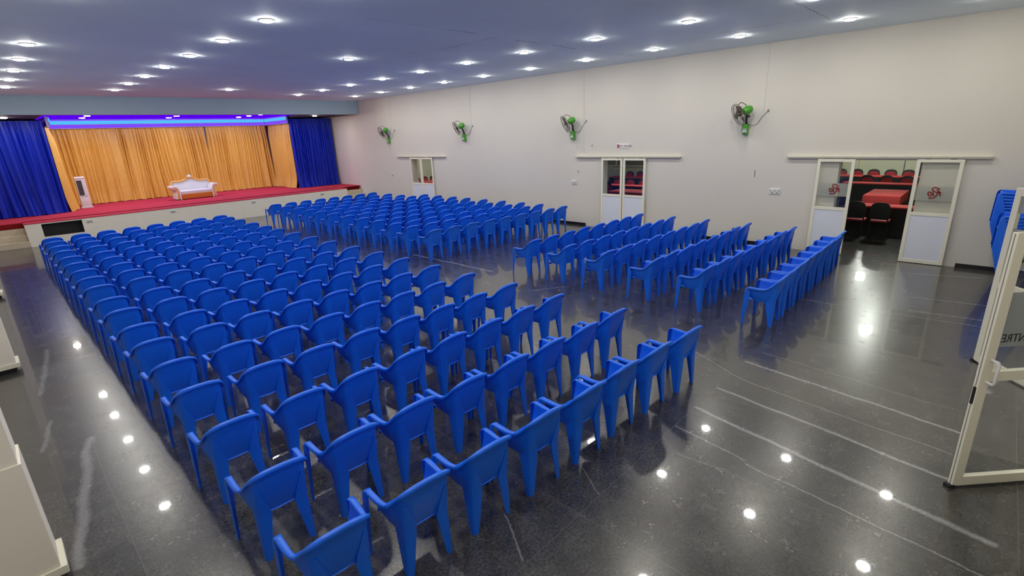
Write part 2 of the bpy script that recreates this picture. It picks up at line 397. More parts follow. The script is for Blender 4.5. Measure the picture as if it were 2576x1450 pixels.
curtain('stage_curtain', 'bright gold satin curtain turning forward beside the small blue curtain', 'curtain', GC, (-2.27, 28.72), (-2.25, 26.15), SZ, 3.93, M['gold'], 14, out=(-1, 0), pitch=.12, flare=.3, amp=.09)
curtain('side_curtain', 'wide royal blue curtain at the stair end ', 'curtain', NC, (XL + .05, 26.1), (-11.47, 26.1), SZ, 4.13, M['navy'], 21, pitch=.17, flare=.3)
curtain('side_curtain', 'small royal blue curtain beside the long cream wall', 'curtain', NC, (-2.28, 26.1), (-.12, 26.0), SZ, 4.13, M['navy'], 25, pitch=.13, flare=.3)
single('gap_wall_strip', MB().tube([(-5.33, 28.95, SZ), (-5.33, 28.95, 3.95)], .05, 12), M['white'], 'white strip standing in for wall seen through the gap between two gold curtains', 'wall strip')  # stands in for the white wall glimpsed between the curtains
struct('trim_8', MB().box(-11.37, 28.70, 3.96, -2.2, YE, CZ + .1).box(-11.37, 26.02, 3.96, -11.29, 28.70, CZ + .09).box(-2.41, 26.02, 3.96, -2.33, 28.70, CZ + .09), M['white_ceil'],
       'cornice box above the gold curtains', 'cornice')
for i, (lab, tp, vp, sp) in enumerate((
        ('long back', (-11.24, 28.67, 4.14, -2.46, 28.69, 4.275), (-11.24, 28.67, 4.285, -2.46, 28.69, 4.30), (-11.24, 28.69, 3.985, -2.46, 28.70, 4.12)),
        ('short return above the narrow gold strip', (-11.28, 26.0, 4.14, -11.25, 28.66, 4.275), (-11.28, 26.0, 4.285, -11.25, 28.66, 4.30), (-11.29, 26.0, 3.985, -11.27, 28.68, 4.12)),
        ('short return above the bright gold end curtain', (-2.45, 26.0, 4.14, -2.42, 28.66, 4.275), (-2.45, 26.0, 4.285, -2.42, 28.66, 4.30), (-2.43, 26.0, 3.985, -2.41, 28.68, 4.12)))):
    t = thing('led_light_strip', f'glowing teal and violet LED strip, {lab}', 'led strip', (tp[0], tp[1], 4.05), 'stage LED strips')
    part('teal_tube', MB().box(*tp), M['teal_led'], t, bevel=.006)
    part('violet_tube', MB().box(*vp), M['violet_led'], t)
    part('violet_edge', MB().box(*sp), M['violet_soft'], t)

cv = thing('soffit_glow', 'added violet glowing sheet standing in for LED light on the stage soffit', 'glow sheet', (-7, 26, CZ + .1))  # glowing sheet added under the soffit to imitate violet LED light on it
part('glowing_sheet', MB().box(-11.6, YS + .32, CZ + .095, -2.27, 28.69, CZ + .10), M['violet_wash'], cv, smooth=False)
part('glow_sheet_edge', MB().box(-11.62, YS + .3, CZ + .09, -2.25, YS + .33, CZ + .10), M['white_ceil'], cv, smooth=False)

# ------------------------------------------------------------------ downlights
def downlight(mat):
    t = thing('ceiling_downlight', '', 'downlight', (0, 0, 0))
    part('trim_ring', MB().lathe([(.098, 0), (.114, 0), (.114, -.008), (.107, -.014), (.098, -.010)], n=28), M['white'], t)
    part('diffuser', MB().lathe([(.098, -.006), (.099, -.013), (.095, -.022), (.08, -.030), (.05, -.034), (.001, -.035)], n=24), mat, t)
    return t
ROWS = [('E', -12.47, [.5, 2.5, 4.5, 6.5, 8.5, 12.5, 14.5, 16.5, 18.5, 20.5], 'side aisle row'),  # four nearest the entrance are unseen, added to light the near chairs
        ('A', -9.99, [.5, 2.5, 4.5, 6.5, 8.5, 10.5, 12.5, 14.5, 16.5, 18.5, 20.5], 'second row from side aisle'),
        ('B', -7.04, [3.34, 11.34, 19.34], 'sparse middle row'),
        ('D', -4.13, [.5, 2.5, 4.5, 6.5, 8.5, 10.5, 12.5, 14.5, 16.5, 18.5, 20.5], 'second row from fan wall'),
        ('C', -1.65, [.5, 2.5, 4.5, 6.5, 8.5, 10.5, 12.5, 14.5, 16.5, 18.5, 20.5], 'row beside fan wall')]
dl = downlight(M['lamp']); first = True
for key, x, ys, rn in ROWS:
    for i, yy in enumerate(reversed(ys)):
        lab = f'round ceiling downlight, {ORD[i + 1]} from stage beam in the {rn}'
        if first: dl.location = (x, yy, HC); dl['label'] = lab; dl['group'] = 'hall ceiling downlights'; first = False
        else: dup(dl, (x, yy, HC), None, lab, 'hall ceiling downlights')
STL = [(-10.15, 27.1), (-10.17, 25.6), (-10.13, 24.5), (-7.1, 27.25), (-7.12, 25.9), (-7.05, 24.6), (-4.22, 27.1), (-4.15, 25.95), (-4.02, 24.9), (-1.71, 24.35), (-12.52, 24.93)]
nm = ['back light of the set over the air cooler', 'middle light of the set over the air cooler', 'front light of the set over the air cooler',
      'back light of the set over the white sofa', 'middle light of the set over the white sofa', 'front dim light of the set over the white sofa',
      'back light of the set over the empty carpet', 'middle light of the set over the empty carpet', 'front dim light of the set over the empty carpet',
      'lone light before the small blue curtain', 'lone light before the wide blue curtain']
dd = downlight(M['lamp_dim']); ds = downlight(M['lamp_stage']); sfirst = True
for i, (x, yy) in enumerate(STL):
    z = CZ + (.095 if -11.6 < x < -2.3 else 0); lab = 'round stage soffit downlight, ' + nm[i]
    if i == 5: dd.location = (x, yy, z); dd['label'] = lab; dd['group'] = 'stage soffit downlights'
    elif i == 8: dup(dd, (x, yy, z), None, lab, 'stage soffit downlights')
    elif sfirst: ds.location = (x, yy, z); ds['label'] = lab; ds['group'] = 'stage soffit downlights'; sfirst = False
    else: dup(ds, (x, yy, z), None, lab, 'stage soffit downlights')

# ------------------------------------------------------------------ blue plastic armchair
RB = [(0, -.055, .800), (.05, -.055, .799), (.10, -.053, .795), (.14, -.048, .786), (.168, -.037, .771), (.186, -.015, .745), (.197, .015, .710),
      (.206, .05, .670), (.214, .085, .637), (.220, .12, .614)]
BB = [(0, .035, .398), (.045, .034, .399), (.08, .031, .402), (.11, .027, .404), (.135, .026, .402), (.152, .03, .396), (.163, .045, .39), (.170, .068, .388),
      (.175, .09, .386), (.178, .12, .385)]
RA = [(.220, .12, .614), (.223, .16, .605), (.225, .21, .602), (.226, .27, .604), (.227, .31, .606), (.228, .35, .606)]
BA = [(.178, .12, .385), (.180, .16, .384), (.182, .21, .385), (.184, .27, .39), (.186, .31, .40), (.19, .35, .43)]
def rim_rows(R, B, wid):
    R = [Vector(p) for p in R]; B = [Vector(p) for p in B]; n = len(R); rows = []
    nr = []
    for i in range(n):
        t = R[min(i + 1, n - 1)] - R[max(i - 1, 0)]; t.z = 0; t.normalize(); nr.append(Vector((t.y, -t.x, 0)))
    def lay(k, dz): return [R[i] + nr[i] * wid[i] * k + Vector((0, 0, dz)) for i in range(n)]
    rows += [lay(.97, -.026), lay(1.0, -.008), lay(.82, .001), lay(.4, .003), lay(.08, .001), lay(0, -.006)]
    for v in (.12, .3, .5, .7, .86, 1.0):
        rows.append([R[i].lerp(B[i], v) + nr[i] * .010 * math.sin(PI * v) for i in range(n)])
    return rows
def mir(P): return [(-x, y, z) for x, y, z in P]
def make_chair():
    t = thing('plastic_armchair', '', 'chair', (0, 0, 0))
    full = lambda H: [(-x, y, z) for x, y, z in H[:0:-1]] + list(H)
    part('backrest', MB().grid(rim_rows(full(RB), full(BB), [.033] * 19)), M['blue'], t, thick=.006, angle=60)
    rows = []
    for y_, z_, hw in ((.036, .396, .145), (.07, .391, .172), (.14, .387, .182), (.22, .386, .186), (.30, .391, .184), (.36, .395, .184), (.39, .388, .182), (.404, .368, .182), (.406, .345, .182)):
        rows.append([(hw * u, y_, z_ - .012 * (1 - u * u) * (1 if y_ < .37 else .3)) for u in (-1, -.8, -.5, -.2, .2, .5, .8, 1)])
    part('seat', MB().grid(rows), M['blue'], t, thick=.006, angle=60)
    arm = rim_rows(RA, BA, [.033, .039, .044, .047, .048, .047])
    for s in (1, -1):
        rw = [[(s * p[0], p[1], p[2]) for p in r] for r in arm]
        part('armrest', MB().grid(rw), M['blue'], t, thick=.006, angle=60)
    fr = [(.345, .607, .275, .047, (0, -1), .020), (.372, .603, .276, .049, (-.35, -.94), .026), (.394, .590, .278, .051, (-.7, -.7), .040), (.408, .568, .280, .051, (-.9, -.42), .06),
          (.414, .535, .281, .049, (-1, -.1), .082), (.418, .42, .283, .046, (-1, 0), .080), (.421, .25, .285, .039, (-1, 0), .064), (.424, .1, .286, .031, (-1, 0), .044), (.425, 0, .286, .028, (-1, 0), .036)]
    for s in (1, -1):
        rw = []
        for y_, z_, xo, wf, dr, ws in fr:
            rw.append([(s * x, yy, max(zz, 0)) for x, yy, zz in (
                (xo - .004, y_ + dr[0] * ws, z_ + dr[1] * ws), (xo, y_ + dr[0] * ws * .5, z_ + dr[1] * ws * .5), (xo, y_ + dr[0] * .008, z_ + dr[1] * .008),
                (xo - .006, y_, z_), (xo - wf * .5, y_ + .002, z_ + .001), (xo - wf, y_, z_))])
        part('leg', MB().grid(rw), M['blue'], t, thick=.006, angle=60)
    rr = [(.64, (.150, -.037), (.172, -.028), (.187, -.006), (.197, .025)), (.56, (.128, -.024), (.173, -.019), (.190, .000), (.200, .055)),
          (.47, (.100, -.011), (.172, -.009), (.189, .008), (.195, .09)), (.39, (.086, -.001), (.171, -.001), (.186, .014), (.186, .128)),
          (.30, (.099, -.001), (.174, -.001), (.188, .012), (.188, .108)), (.15, (.121, -.001), (.179, -.001), (.191, .010), (.191, .078)), (0, (.145, 0), (.185, 0), (.193, .008), (.193, .050))]
    for s in (1, -1):
        rw = [[(s * (a[0] + .004), a[1] + .03 * min(1, max(0, (.66 - z_) * 6)) * (1 if z_ > .3 else z_ / .3), z_), (s * a[0], a[1], z_), (s * (a[0] * .5 + b[0] * .5), (a[1] + b[1]) / 2 - .002, z_), (s * b[0], b[1], z_), (s * c[0], c[1], z_), (s * (c[0] + d[0]) / 2, (c[1] + d[1]) / 2, z_), (s * d[0], d[1], z_)]
              for z_, a, b, c, d in rr]
        part('leg', MB().grid(rw), M['blue'], t, thick=.006, angle=60)
    return t
chair0 = make_chair(); used = [False]
def place_chair(x, y, rz, label, group, z=0):
    if not used[0]:
        used[0] = True; chair0.location = (x, y, z); chair0.rotation_euler = (0, 0, rz); chair0['label'] = label; chair0['group'] = group; return chair0
    return dup(chair0, (x, y, z), rz, label, group)
def tip_chair(tx, ty, rz, label, group):       # (tx, ty): upper outer corner of the backrest
    ox, oy = .22, -.045
    place_chair(tx - (ox * math.cos(rz) - oy * math.sin(rz)), ty - (ox * math.sin(rz) + oy * math.cos(rz)), rz, label, group)
def lab(c, r, n, blk):
    rr = 'back row' if r == 0 else f'{ORD[r + 1]} row from back'
    return f'blue plastic armchair, {ORD[c + 1]} from left in the {rr} of the {blk}'
# largest block: 18 rows of 8
LY = [2.5, 3.42, 4.35, 5.32, 6.2, 7.15, 7.98, 8.96, 9.86, 10.95, 11.88, 12.8, 13.74, 14.71, 15.75, 16.72, 17.68, 18.54]
RY = [2.22, 3.22, 4.26, 5.2, 6.19, 7.13, 8.11, 9.04, 10.02, 11.04, 12.01, 13.01, 14.04, 14.89, 15.86, 17.0, 17.94, 18.66]
C1 = [-12.39, -11.77, -11.18, -10.56, -9.96, -9.36, -8.74, -8.10]
def block(cols, ly, ry, blk, group, skip=None):
    for r in range(len(ly)):
        for c, x in enumerate(cols):
            if skip and skip(r, c): continue
            u = (x - cols[0]) / (cols[-1] - cols[0]); yy = ly[r] + (ry[r] - ly[r]) * u
            rz = math.atan2(ry[r] - ly[r], cols[-1] - cols[0]) + rnd.uniform(-.014, .014)
            tip_chair(x + rnd.uniform(-.003, .003), yy + rnd.uniform(-.015, .015), rz, lab(c, r, len(cols), blk), group)
block(C1, LY, RY, 'largest block', 'chairs of the largest block')
C2 = [-5.73, -5.135, -4.535, -3.93, -3.335, -2.74, -2.145, -1.555, -.965]
L2 = [10.02, 11.0, 11.8, 12.7, 13.55, 14.45, 15.35, 16.25, 17.05, 17.95, 18.9, 19.95]
R2 = [9.66, 10.66, 11.48, 12.4, 13.33, 14.25, 15.06, 15.95, 16.86, 17.65, 18.6, 19.82]
block(C2, L2, R2, 'far block', 'chairs of the far block', lambda r, c: c == 8 and r > 8)
C3 = [-5.3 + .592 * i for i in range(8)]
block(C3, [2.08, 3.17, 4.15, 5.16, 6.09, 7.08], [2.1, 3.06, 4.04, 5.03, 5.95, 6.89], 'six-row block', 'chairs of the six-row block')
for k in range(20):
    place_chair(-.56, -.80 + .016 * k, .03, f'blue plastic armchair, {ORD[20 - k]} from the top of the taller stack behind the glass doors', 'chairs of the taller stack', .055 * k)
for k in range(14):
    place_chair(-1.22, -.80 + .016 * k, .05, f'blue plastic armchair, {ORD[14 - k]} from the top of the lower stack behind the glass doors', 'chairs of the lower stack', .055 * k)

# ------------------------------------------------------------------ sliding doors
RIO = [[(-.0777, .0661), (-.0467, .0882), (.002, .1056), (.0374, .0963), (.0489, .0723), (.0352, .0455), (.0032, .0195), (-.0292, .0092), (-.0558, .0144)],
       [(-.0558, .0144), (-.0495, -.0211), (-.0353, -.065), (-.0075, -.102), (.0332, -.1181), (.068, -.1141), (.0848, -.1071)],
       [(-.0239, .0599), (-.0513, .0416), (-.0716, .0113), (-.0858, -.0193), (-.1002, -.0694)], [(-.0606, .0225), (-.1037, .0011)],
       [(.0288, .0065), (.0219, -.0168), (.0106, -.0477), (.0098, -.0714)], [(.0418, .0196), (.0377, .0139)],
       [(.1063, -.013), (.0916, .0114), (.0694, .0085), (.0452, -.0258), (.0394, -.0611), (.0528, -.0736), (.0757, -.0669), (.0987, -.0404), (.1063, -.013)]]
def frame_mb(mb, xa, xb, y0, y1, zs, st=.065):
    """stiles and rails of a leaf between y0 and y1; zs = list of rail (z0, z1)"""
    mb.box(xa, y0, zs[0][0], xb, y0 + st, zs[-1][1]); mb.box(xa, y1 - st, zs[0][0], xb, y1, zs[-1][1])
    for a, b in zs: mb.box(xa, y0 + st, a, xb, y1 - st, b)
    return mb
leafs = [(17.60, 18.40, None, 'far sliding door leaf by the stage, nearer the camera'), (18.42, 19.20, None, 'far sliding door leaf by the stage, nearer the stage'),
         (7.49, 8.24, None, 'closed sliding door leaf under the no smoking sign, nearer the camera'), (8.27, 9.02, None, 'closed sliding door leaf under the no smoking sign, nearer the stage'),
         (.49, 1.24, .855, 'open sliding door leaf with red logo, nearest the stacked chairs'), (2.32, 3.06, 2.646, 'open sliding door leaf with red logo, beside the switch board')]
for i, (y0, y1, logo, label) in enumerate(leafs):
    t = thing(f'door_{i + 1}', label, 'door', (-.07, (y0 + y1) / 2, 0), kind='structure')
    xa, xb = -.085, -.05
    part('door_frame', frame_mb(MB(), xa, xb, y0, y1, [(.012, .085), (1.03, 1.10), (2.125, 2.185)]), M['cream_metal'], t, bevel=.004, smooth=False)
    part('glass_pane', MB().box(-.07, y0 + .065, 1.10, -.064, y1 - .065, 2.125), M['glass'], t, smooth=False)
    part('lower_panel', MB().box(-.076, y0 + .065, .085, -.06, y1 - .065, 1.03), M['panel'], t, smooth=False)
    part('roller', MB().box(-.075, y0 + .12, 2.185, -.055, y0 + .22, 2.20).box(-.075, y1 - .22, 2.185, -.055, y1 - .12, 2.20), M['black'], t, smooth=False)
    if logo:
        part('frosted_band', MB().box(-.0725, y0 + .065, 1.35, -.0702, y1 - .065, 1.65), M['film'], t, smooth=False)
        lg = MB()
        for s_ in RIO: lg.tube([(-.074, logo + a, 1.521 + b) for a, b in s_], .0105, 6)
        part('logo_lettering', lg, M['red_vinyl'], t)
for i, (y0, y1, lb) in enumerate(((16.72, 20.25, 'above the far sliding door'), (6.44, 10.03, 'above the closed sliding door'), (.10, 3.73, 'above the open sliding door'))):
    t = thing(f'trim_{i + 9}', f'cream sliding rail {lb}', 'rail', (-.04, (y0 + y1) / 2, 2.2), kind='structure')
    part('rail', MB().box(-.075, y0, 2.203, 0, y1, 2.236), M['rail'], t, smooth=False)
    part('rail_cover', MB().box(-.08, y0, 2.236, 0, y1, 2.25), M['cream_metal'], t, smooth=False)

# ------------------------------------------------------------------ glass entrance doors
def text_mesh(body, size, name):
    cu = bpy.data.curves.new(name, 'FONT'); cu.body = body; cu.size = size; cu.extrude = .0008; cu.align_x = 'LEFT'
    o = bpy.data.objects.new(name, cu); COL.objects.link(o); bpy.context.view_layer.update()
    me = bpy.data.meshes.new_from_object(o.evaluated_get(bpy.context.evaluated_depsgraph_get()))
    bpy.data.objects.remove(o); me.name = name; return me
def text_part(body, size, mat, parent, origin, xdir, ydir, name='lettering', flush=False, sx=1):
    me = text_mesh(body, size, name)
    for v in me.vertices: v.co.x *= sx
    if flush: origin = Vector(origin) - Vector(xdir).normalized() * max(v.co.x for v in me.vertices)
    X = Vector(xdir).normalized(); Y = Vector(ydir).normalized(); Z = X.cross(Y)
    mt = Matrix((X, Y, Z)).transposed().to_4x4(); mt.translation = Vector(origin) - parent.location
    me.transform(mt); me.materials.clear(); me.materials.append(mat)
    return obj(name, me, parent)
def entry_leaf(idx, free, d, length, label, letter):
    d = Vector((*d, 0)).normalized(); n = Vector((-d.y, d.x, 0)); F = Vector((*free, 0))
    t = thing(f'door_{idx}', label, 'door', (F + d * length / 2), kind='structure')
    def bx(mb, s0, s1, z0, z1, h=.022):
        A = [F + d * s0 - n * h, F + d * s1 - n * h, F + d * s1 + n * h, F + d * s0 + n * h]
        return mb.prism([(p.x, p.y, z0) for p in A], (0, 0, z1 - z0))
    fm = MB()
    bx(fm, 0, .08, .02, 2.2); bx(fm, length - .08, length, .02, 2.2)
    for z0, z1 in ((.02, .105), (1.0, 1.085), (2.11, 2.2)): bx(fm, .08, length - .08, z0, z1)
    part('door_frame', fm, M['cream_metal'], t, smooth=False, bevel=.004)
    part('edge_groove', bx(MB(), -.002, .002, .03, 2.19, .003), M['grey'], t, smooth=False)
    part('glass_pane', bx(MB(), .08, length - .08, 1.085, 2.11, .003), M['glass'], t, smooth=False)
    part('glass_pane', bx(MB(), .08, length - .08, .105, 1.0, .003), M['glass'], t, smooth=False)
    part('frosted_film', bx(MB(), .08, length - .08, 1.29, 1.735, .0045), M['entry_film'], t, smooth=False)
    part('frosted_film', bx(MB(), .08, length - .08, 1.92, 2.10, .0045), M['entry_film'], t, smooth=False)
    hb = MB()
    q = lambda s_, z_, k: tuple(F + d * s_ + n * k + Vector((0, 0, z_)))
    hb.tube([q(.055, 1.0, -.02), q(.055, 1.0, -.075), q(.055, 1.02, -.085), q(.055, 1.17, -.085), q(.055, 1.19, -.075), q(.055, 1.19, -.02)], .012, 8)
    if letter: part('pull_handle', hb, M['white'], t)
    part('lock', bx(MB(), -.004, .012, .80, .95, .012), M['black'], t, smooth=False)
    part('floor_stopper', bx(MB(), -.03, .02, 0, .03, .028), M['black'], t, smooth=False)
    if letter:
        # lettering reads from the other side of the glass, so it shows mirrored here
        side = -1 if letter > 0 else 1
        for body, size, s_end, z in (('CENTRE', .098, .108, 1.33), ('www', .10, .09, 1.965)):
            o = F + d * s_end + n * (-.0058) + Vector((0, 0, z))
            text_part(body, size, M['black'], t, o, -d, (0, 0, 1), flush=True, sx=.82)
    return t
entry_leaf(7, (-8.53, -.18), (.49, -.46), .86, 'glass entrance door leaf with mirrored CENTRE lettering, nearer the camera', 1)
entry_leaf(8, (-5.35, -.22), (-.54, -.45), .88, 'glass entrance door leaf standing nearer the stacked chairs', 0)

# ------------------------------------------------------------------ wall fans
def make_fan():
    t = thing('wall_fan', '', 'fan', (0, 0, 0))
    bxm = part('control_box', MB().prism([(-.0, -.065, -.13), (-.11, -.075, -.13), (-.135, -.06, -.02), (-.12, -.055, .13), (0, -.055, .13)], (0, .135, 0)), M['green'], t, world=False, bevel=.012)
    def bsub(nm, mb, mat): return obj(nm, mb.mesh(nm, mat, smooth=False), bxm)
    bsub('label_plate', MB().prism([(-.113, -.05, -.115), (-.137, -.05, -.02), (-.125, -.05, .06), (-.120, -.05, .06), (-.130, -.05, -.02), (-.106, -.05, -.115)], (0, .10, 0)), M['white'])
    bsub('switch_slot', MB().box(-.128, -.03, -.095, -.116, .03, -.075).box(-.140, -.045, .0, -.130, .045, .012), M['black'])
    part('bracket', MB().tube([(-.04, 0, .12), (-.07, 0, .2), (-.12, -.02, .30), (-.17, -.03, .36)], [.035, .028, .024, .022], 10), M['black'], t, world=False)
    ax = Vector((-.60, .64, -.42)).normalized(); mc = Vector((-.21, -.05, .45))
    part('motor_housing', MB().lathe([(.001, -.13), (.05, -.125), (.085, -.09), (.10, -.03), (.10, .04), (.085, .09), (.05, .11), (.001, .115)], mc, 18, ax), M['green'], t, world=False)
    part('tilt_knob', MB().lathe([(.001, 0), (.03, 0), (.03, .05), (.001, .05)], mc - ax * .02 + Vector((-.02, -.02, -.13)), 12, (0, -.6, -.6)), M['black'], t, world=False)
    cc = mc + ax * .20; a = ax.orthogonal().normalized(); b = ax.cross(a)
    P = lambda r, h, k: cc + ax * h + (a * math.cos(k) + b * math.sin(k)) * r
    cg = MB(); N_ = 28
    for r, h in ((.27, .0), (.27, .05), (.19, .085), (.19, -.055), (.08, .10)): cg.tube([P(r, h, 2 * PI * i / 32) for i in range(32)], .0055 if r > .2 else .003, 5, closed=True)
    for i in range(N_):
        k = 2 * PI * i / N_
        cg.tube([P(.03, .105, k), P(.10, .103, k), P(.2, .082, k), P(.262, .05, k), P(.27, .02, k), P(.262, -.005, k), P(.2, -.05, k), P(.09, -.08, k)], .0016, 4)
    part('wire_cage', cg, M['fan_wire'], t, world=False)
    part('grille_badge', MB().lathe([(.001, .112), (.055, .110), (.06, .104), (.001, .102)], cc, 16, ax), M['fan_wire'], t, world=False)
    for i in range(3):
        k0 = 2 * PI * i / 3 + .4; rows = []
        for j in range(9):
            u = j / 8; wd = .55 * math.sin(PI * min(1, .25 + u * .62)) + .12
            rows.append([P(.04 + .19 * u, .022 * q_, k0 + .25 * u + q_ * wd) for q_ in (-1, -.5, 0, .5, 1)])
        part('blade', MB().grid(rows), M['fan_blade'], t, world=False, thick=.003, angle=80)
    part('hub', MB().lathe([(.001, .05), (.03, .045), (.045, .02), (.045, -.05), (.001, -.06)], cc, 16, ax), M['fan_wire'], t, world=False)
    part('carry_hoop', MB().tube([mc + (a * 0 + Vector((0, 0, .08))), mc + Vector((-.03, .06, .15)), mc + Vector((-.08, .13, .19)), cc + Vector((0, 0, .27)) * 1.0, cc + ax * .03 + Vector((-.02, .02, .23))], .009, 6), M['fan_wire'], t, world=False)
    part('power_cord', MB().tube([(-.03, -.05, .12), (-.03, -.12, .10), (-.025, -.20, .10), (-.02, -.26, .14), (-.015, -.33, .26), (-.012, -.40, .34), (-.006, -.47, .42)], .006, 6), M['grey'], t, world=False)
    part('plug', MB().box(-.03, -.49, .40, 0, -.46, .45), M['grey'], t, world=False, bevel=.004)
    return t
fan = make_fan(); FY = [4.76, 10.13, 15.44, 20.75]; FZ = [2.90, 2.90, 2.95, 2.96]
for i in range(4):
    lb = 'green wall fan on the long cream wall, ' + ['nearest the open sliding door', 'second from the camera', 'third from the camera, between two sliding doors', 'closest to the stage'][i]
    if i == 0: fan.location = (0, FY[0], FZ[0]); fan['label'] = lb; fan['group'] = 'green wall fans'
    else: dup(fan, (0, FY[i], FZ[i]), 0, lb, 'green wall fans')

# ------------------------------------------------------------------ switch boards, sign, wall marks
for yy, z, wd, ht, lb in ((3.93, 1.40, .24, .135, 'beside the open sliding door'), (10.12, 1.41, .19, .135, 'beside the closed sliding door'), (20.78, 1.41, .17, .13, 'near the stage')):
    t = thing('switch_board', f'white switch board on the long cream wall {lb}', 'switch board', (0, yy, z), 'white switch boards')
    part('plate', MB().box(-.022, yy - wd / 2, z - ht / 2, 0, yy + wd / 2, z + ht / 2), M['switch'], t, bevel=.006)
    n = 5 if wd > .2 else 4
    for k in range(n):
        c = yy - wd / 2 + wd * (k + .5) / n
        part('switch', MB().box(-.03, c - .014, z + .0, -.02, c + .014, z + .042), M['white' if k % 2 else 'silver'], t, bevel=.003)
    for k in range(2):
        c = yy - wd * .22 + wd * .44 * k
        part('socket', MB().box(-.026, c - .028, z - .052, -.02, c + .028, z - .012), M['silver'], t, bevel=.003)
sg = thing('no_smoking_sign', 'small white NO SMOKING sign above the closed sliding door', 'sign', (0, 8.30, 2.545))
part('board', MB().box(-.012, 8.085, 2.475, 0, 8.515, 2.62), M['white'], sg, bevel=.004)
pg = part('pictogram', MB().box(-.0145, 8.43, 2.50, -.012, 8.50, 2.585), M['red_vinyl'], sg, smooth=False)
subpart('cigarette_bar', MB().box(-.0155, 8.44, 2.535, -.0145, 8.49, 2.548), M['white'], pg, smooth=False)
text_part('NO  SMOKING', .062, M['red_vinyl'], sg, (-.0135, 8.415, 2.522), (0, -1, 0), (0, 0, 1))
single('wall_slot', MB().box(-.004, 4.44, 1.73, 0, 4.462, 1.90), M['grey'], 'thin dark vertical slot in the cream wall above the switch board', 'slot')
for yy, z in ((9.42, 2.60), (9.96, 1.79)):
    single('cable_stub', MB().tube([(0, yy, z), (-.02, yy + .01, z - .02), (-.012, yy, z - .06)], .008, 6), M['grey'],
           'tiny dark cable stub on the wall ' + ('below the second fan' if z > 2 else 'above the second switch board'), 'cable', 'cable stubs')

# ------------------------------------------------------------------ sofa
sx, sy = -6.93, 26.55
so = thing('sofa', 'ornate white sofa with gold carved trim on the stage', 'sofa', (sx, sy, SZ))
W_ = lambda x, y_, z: (sx + x, sy + y_, SZ + z)
out = [(-.76, .20), (-.80, .50), (-.80, .62), (-.76, .72), (-.68, .775), (-.58, .78), (-.44, .765), (-.30, .79), (-.18, .85), (-.08, .90), (0, .915),
       (.08, .90), (.18, .85), (.30, .79), (.44, .765), (.58, .78), (.68, .775), (.76, .72), (.80, .62), (.80, .50), (.76, .20)]
part('backrest', MB().prism([W_(x, .26 + .08 * (z - .2), z) for x, z in out], (0, .12, 0)), M['sofa_white'], so, bevel=.02)
part('carved_trim', MB().tube([W_(x, .25 + .08 * (z - .2), z) for x, z in out[1:-1]], .045, 8), M['sofa_gold'], so)
part('crest', MB().prism([W_(-.15, .27, .90), W_(-.09, .28, .96), W_(-.06, .29, 1.03), W_(0, .29, 1.065), W_(.06, .29, 1.03), W_(.09, .28, .96), W_(.15, .27, .90)], (0, .06, 0)), M['sofa_white'], so, bevel=.015)
part('crest_scroll', MB().tube([W_(-.17, .26, .885), W_(-.1, .265, .945), W_(-.03, .27, .93), W_(0, .27, .95), W_(.03, .27, .93), W_(.1, .265, .945), W_(.17, .26, .885)], .02, 8), M['sofa_gold'], so)
part('seat_cushion', MB().box(sx - .66, sy - .36, SZ + .24, sx + .66, sy + .32, SZ + .385), M['sofa_white'], so, bevel=.035, seg=3)
part('front_skirt', MB().box(sx - .64, sy - .37, SZ + .03, sx + .64, sy - .33, SZ + .225), M['sofa_orange'], so, bevel=.008)
part('skirt_moulding', MB().tube([W_(-.64, -.375, .235), W_(.64, -.375, .235)], .014, 8), M['sofa_gold'], so)
part('base', MB().box(sx - .66, sy - .33, SZ + .03, sx + .66, sy + .36, SZ + .24), M['sofa_white'], so, bevel=.01)
for s in (-1, 1):
    ar = part('armrest', MB().prism([W_(s * x, -.36, z) for x, z in ((.66, .03), (.82, .03), (.80, .2), (.76, .36), (.76, .44), (.88, .46), (.95, .52), (.95, .58), (.90, .62), (.80, .625), (.72, .58), (.67, .48), (.66, .3))], (0, .7, 0)), M['sofa_white'], so, bevel=.02)
    subpart('arm_carving', MB().prism([W_(s * x, -.375, z) for x, z in ((.69, .05), (.79, .05), (.77, .2), (.735, .34), (.73, .46), (.79, .50), (.86, .50), (.89, .545), (.85, .58), (.79, .575), (.70, .52), (.68, .4), (.69, .2))], (0, .02, 0)), M['sofa_gold'], ar, bevel=.006)
    part('front_leg', MB().tube([W_(s * .655, -.385, 0), W_(s * .66, -.385, .12), W_(s * .655, -.38, .30), W_(s * .64, -.375, .40)], [.022, .028, .03, .02], 8), M['sofa_white'], so)
    part('rear_foot', MB().box(sx + s * .7 - .04, sy + .28, SZ, sx + s * .7 + .04, sy + .36, SZ + .05), M['sofa_gold'], so)

# ------------------------------------------------------------------ tower air cooler
cx, cy = -10.77, 27.25
ac = thing('air_cooler', 'white tower air cooler with dark grille at the stage edge curtain', 'air cooler', (cx, cy, SZ))
part('body', MB().prism([(cx - .165, cy - .15, SZ + z) for z in (.05,)] + [(cx + .165, cy - .15, SZ + .05), (cx + .165, cy + .15, SZ + .05), (cx - .165, cy + .15, SZ + .05)], (0, 0, 1.14)), M['white'], ac, bevel=.03, seg=3)
part('top_cap', MB().box(cx - .172, cy - .165, SZ + 1.17, cx + .172, cy + .155, SZ + 1.265), M['white'], ac, bevel=.04, seg=3)
gr = part('grille', MB().box(cx - .135, cy - .158, SZ + .52, cx + .03, cy - .148, SZ + 1.12), M['black'], ac, smooth=False)
lv = MB()
for k in range(12): lv.box(cx - .13, cy - .162, SZ + .54 + .048 * k, cx + .025, cy - .157, SZ + .55 + .048 * k)
subpart('louvre', lv, M['grey'], gr, smooth=False)
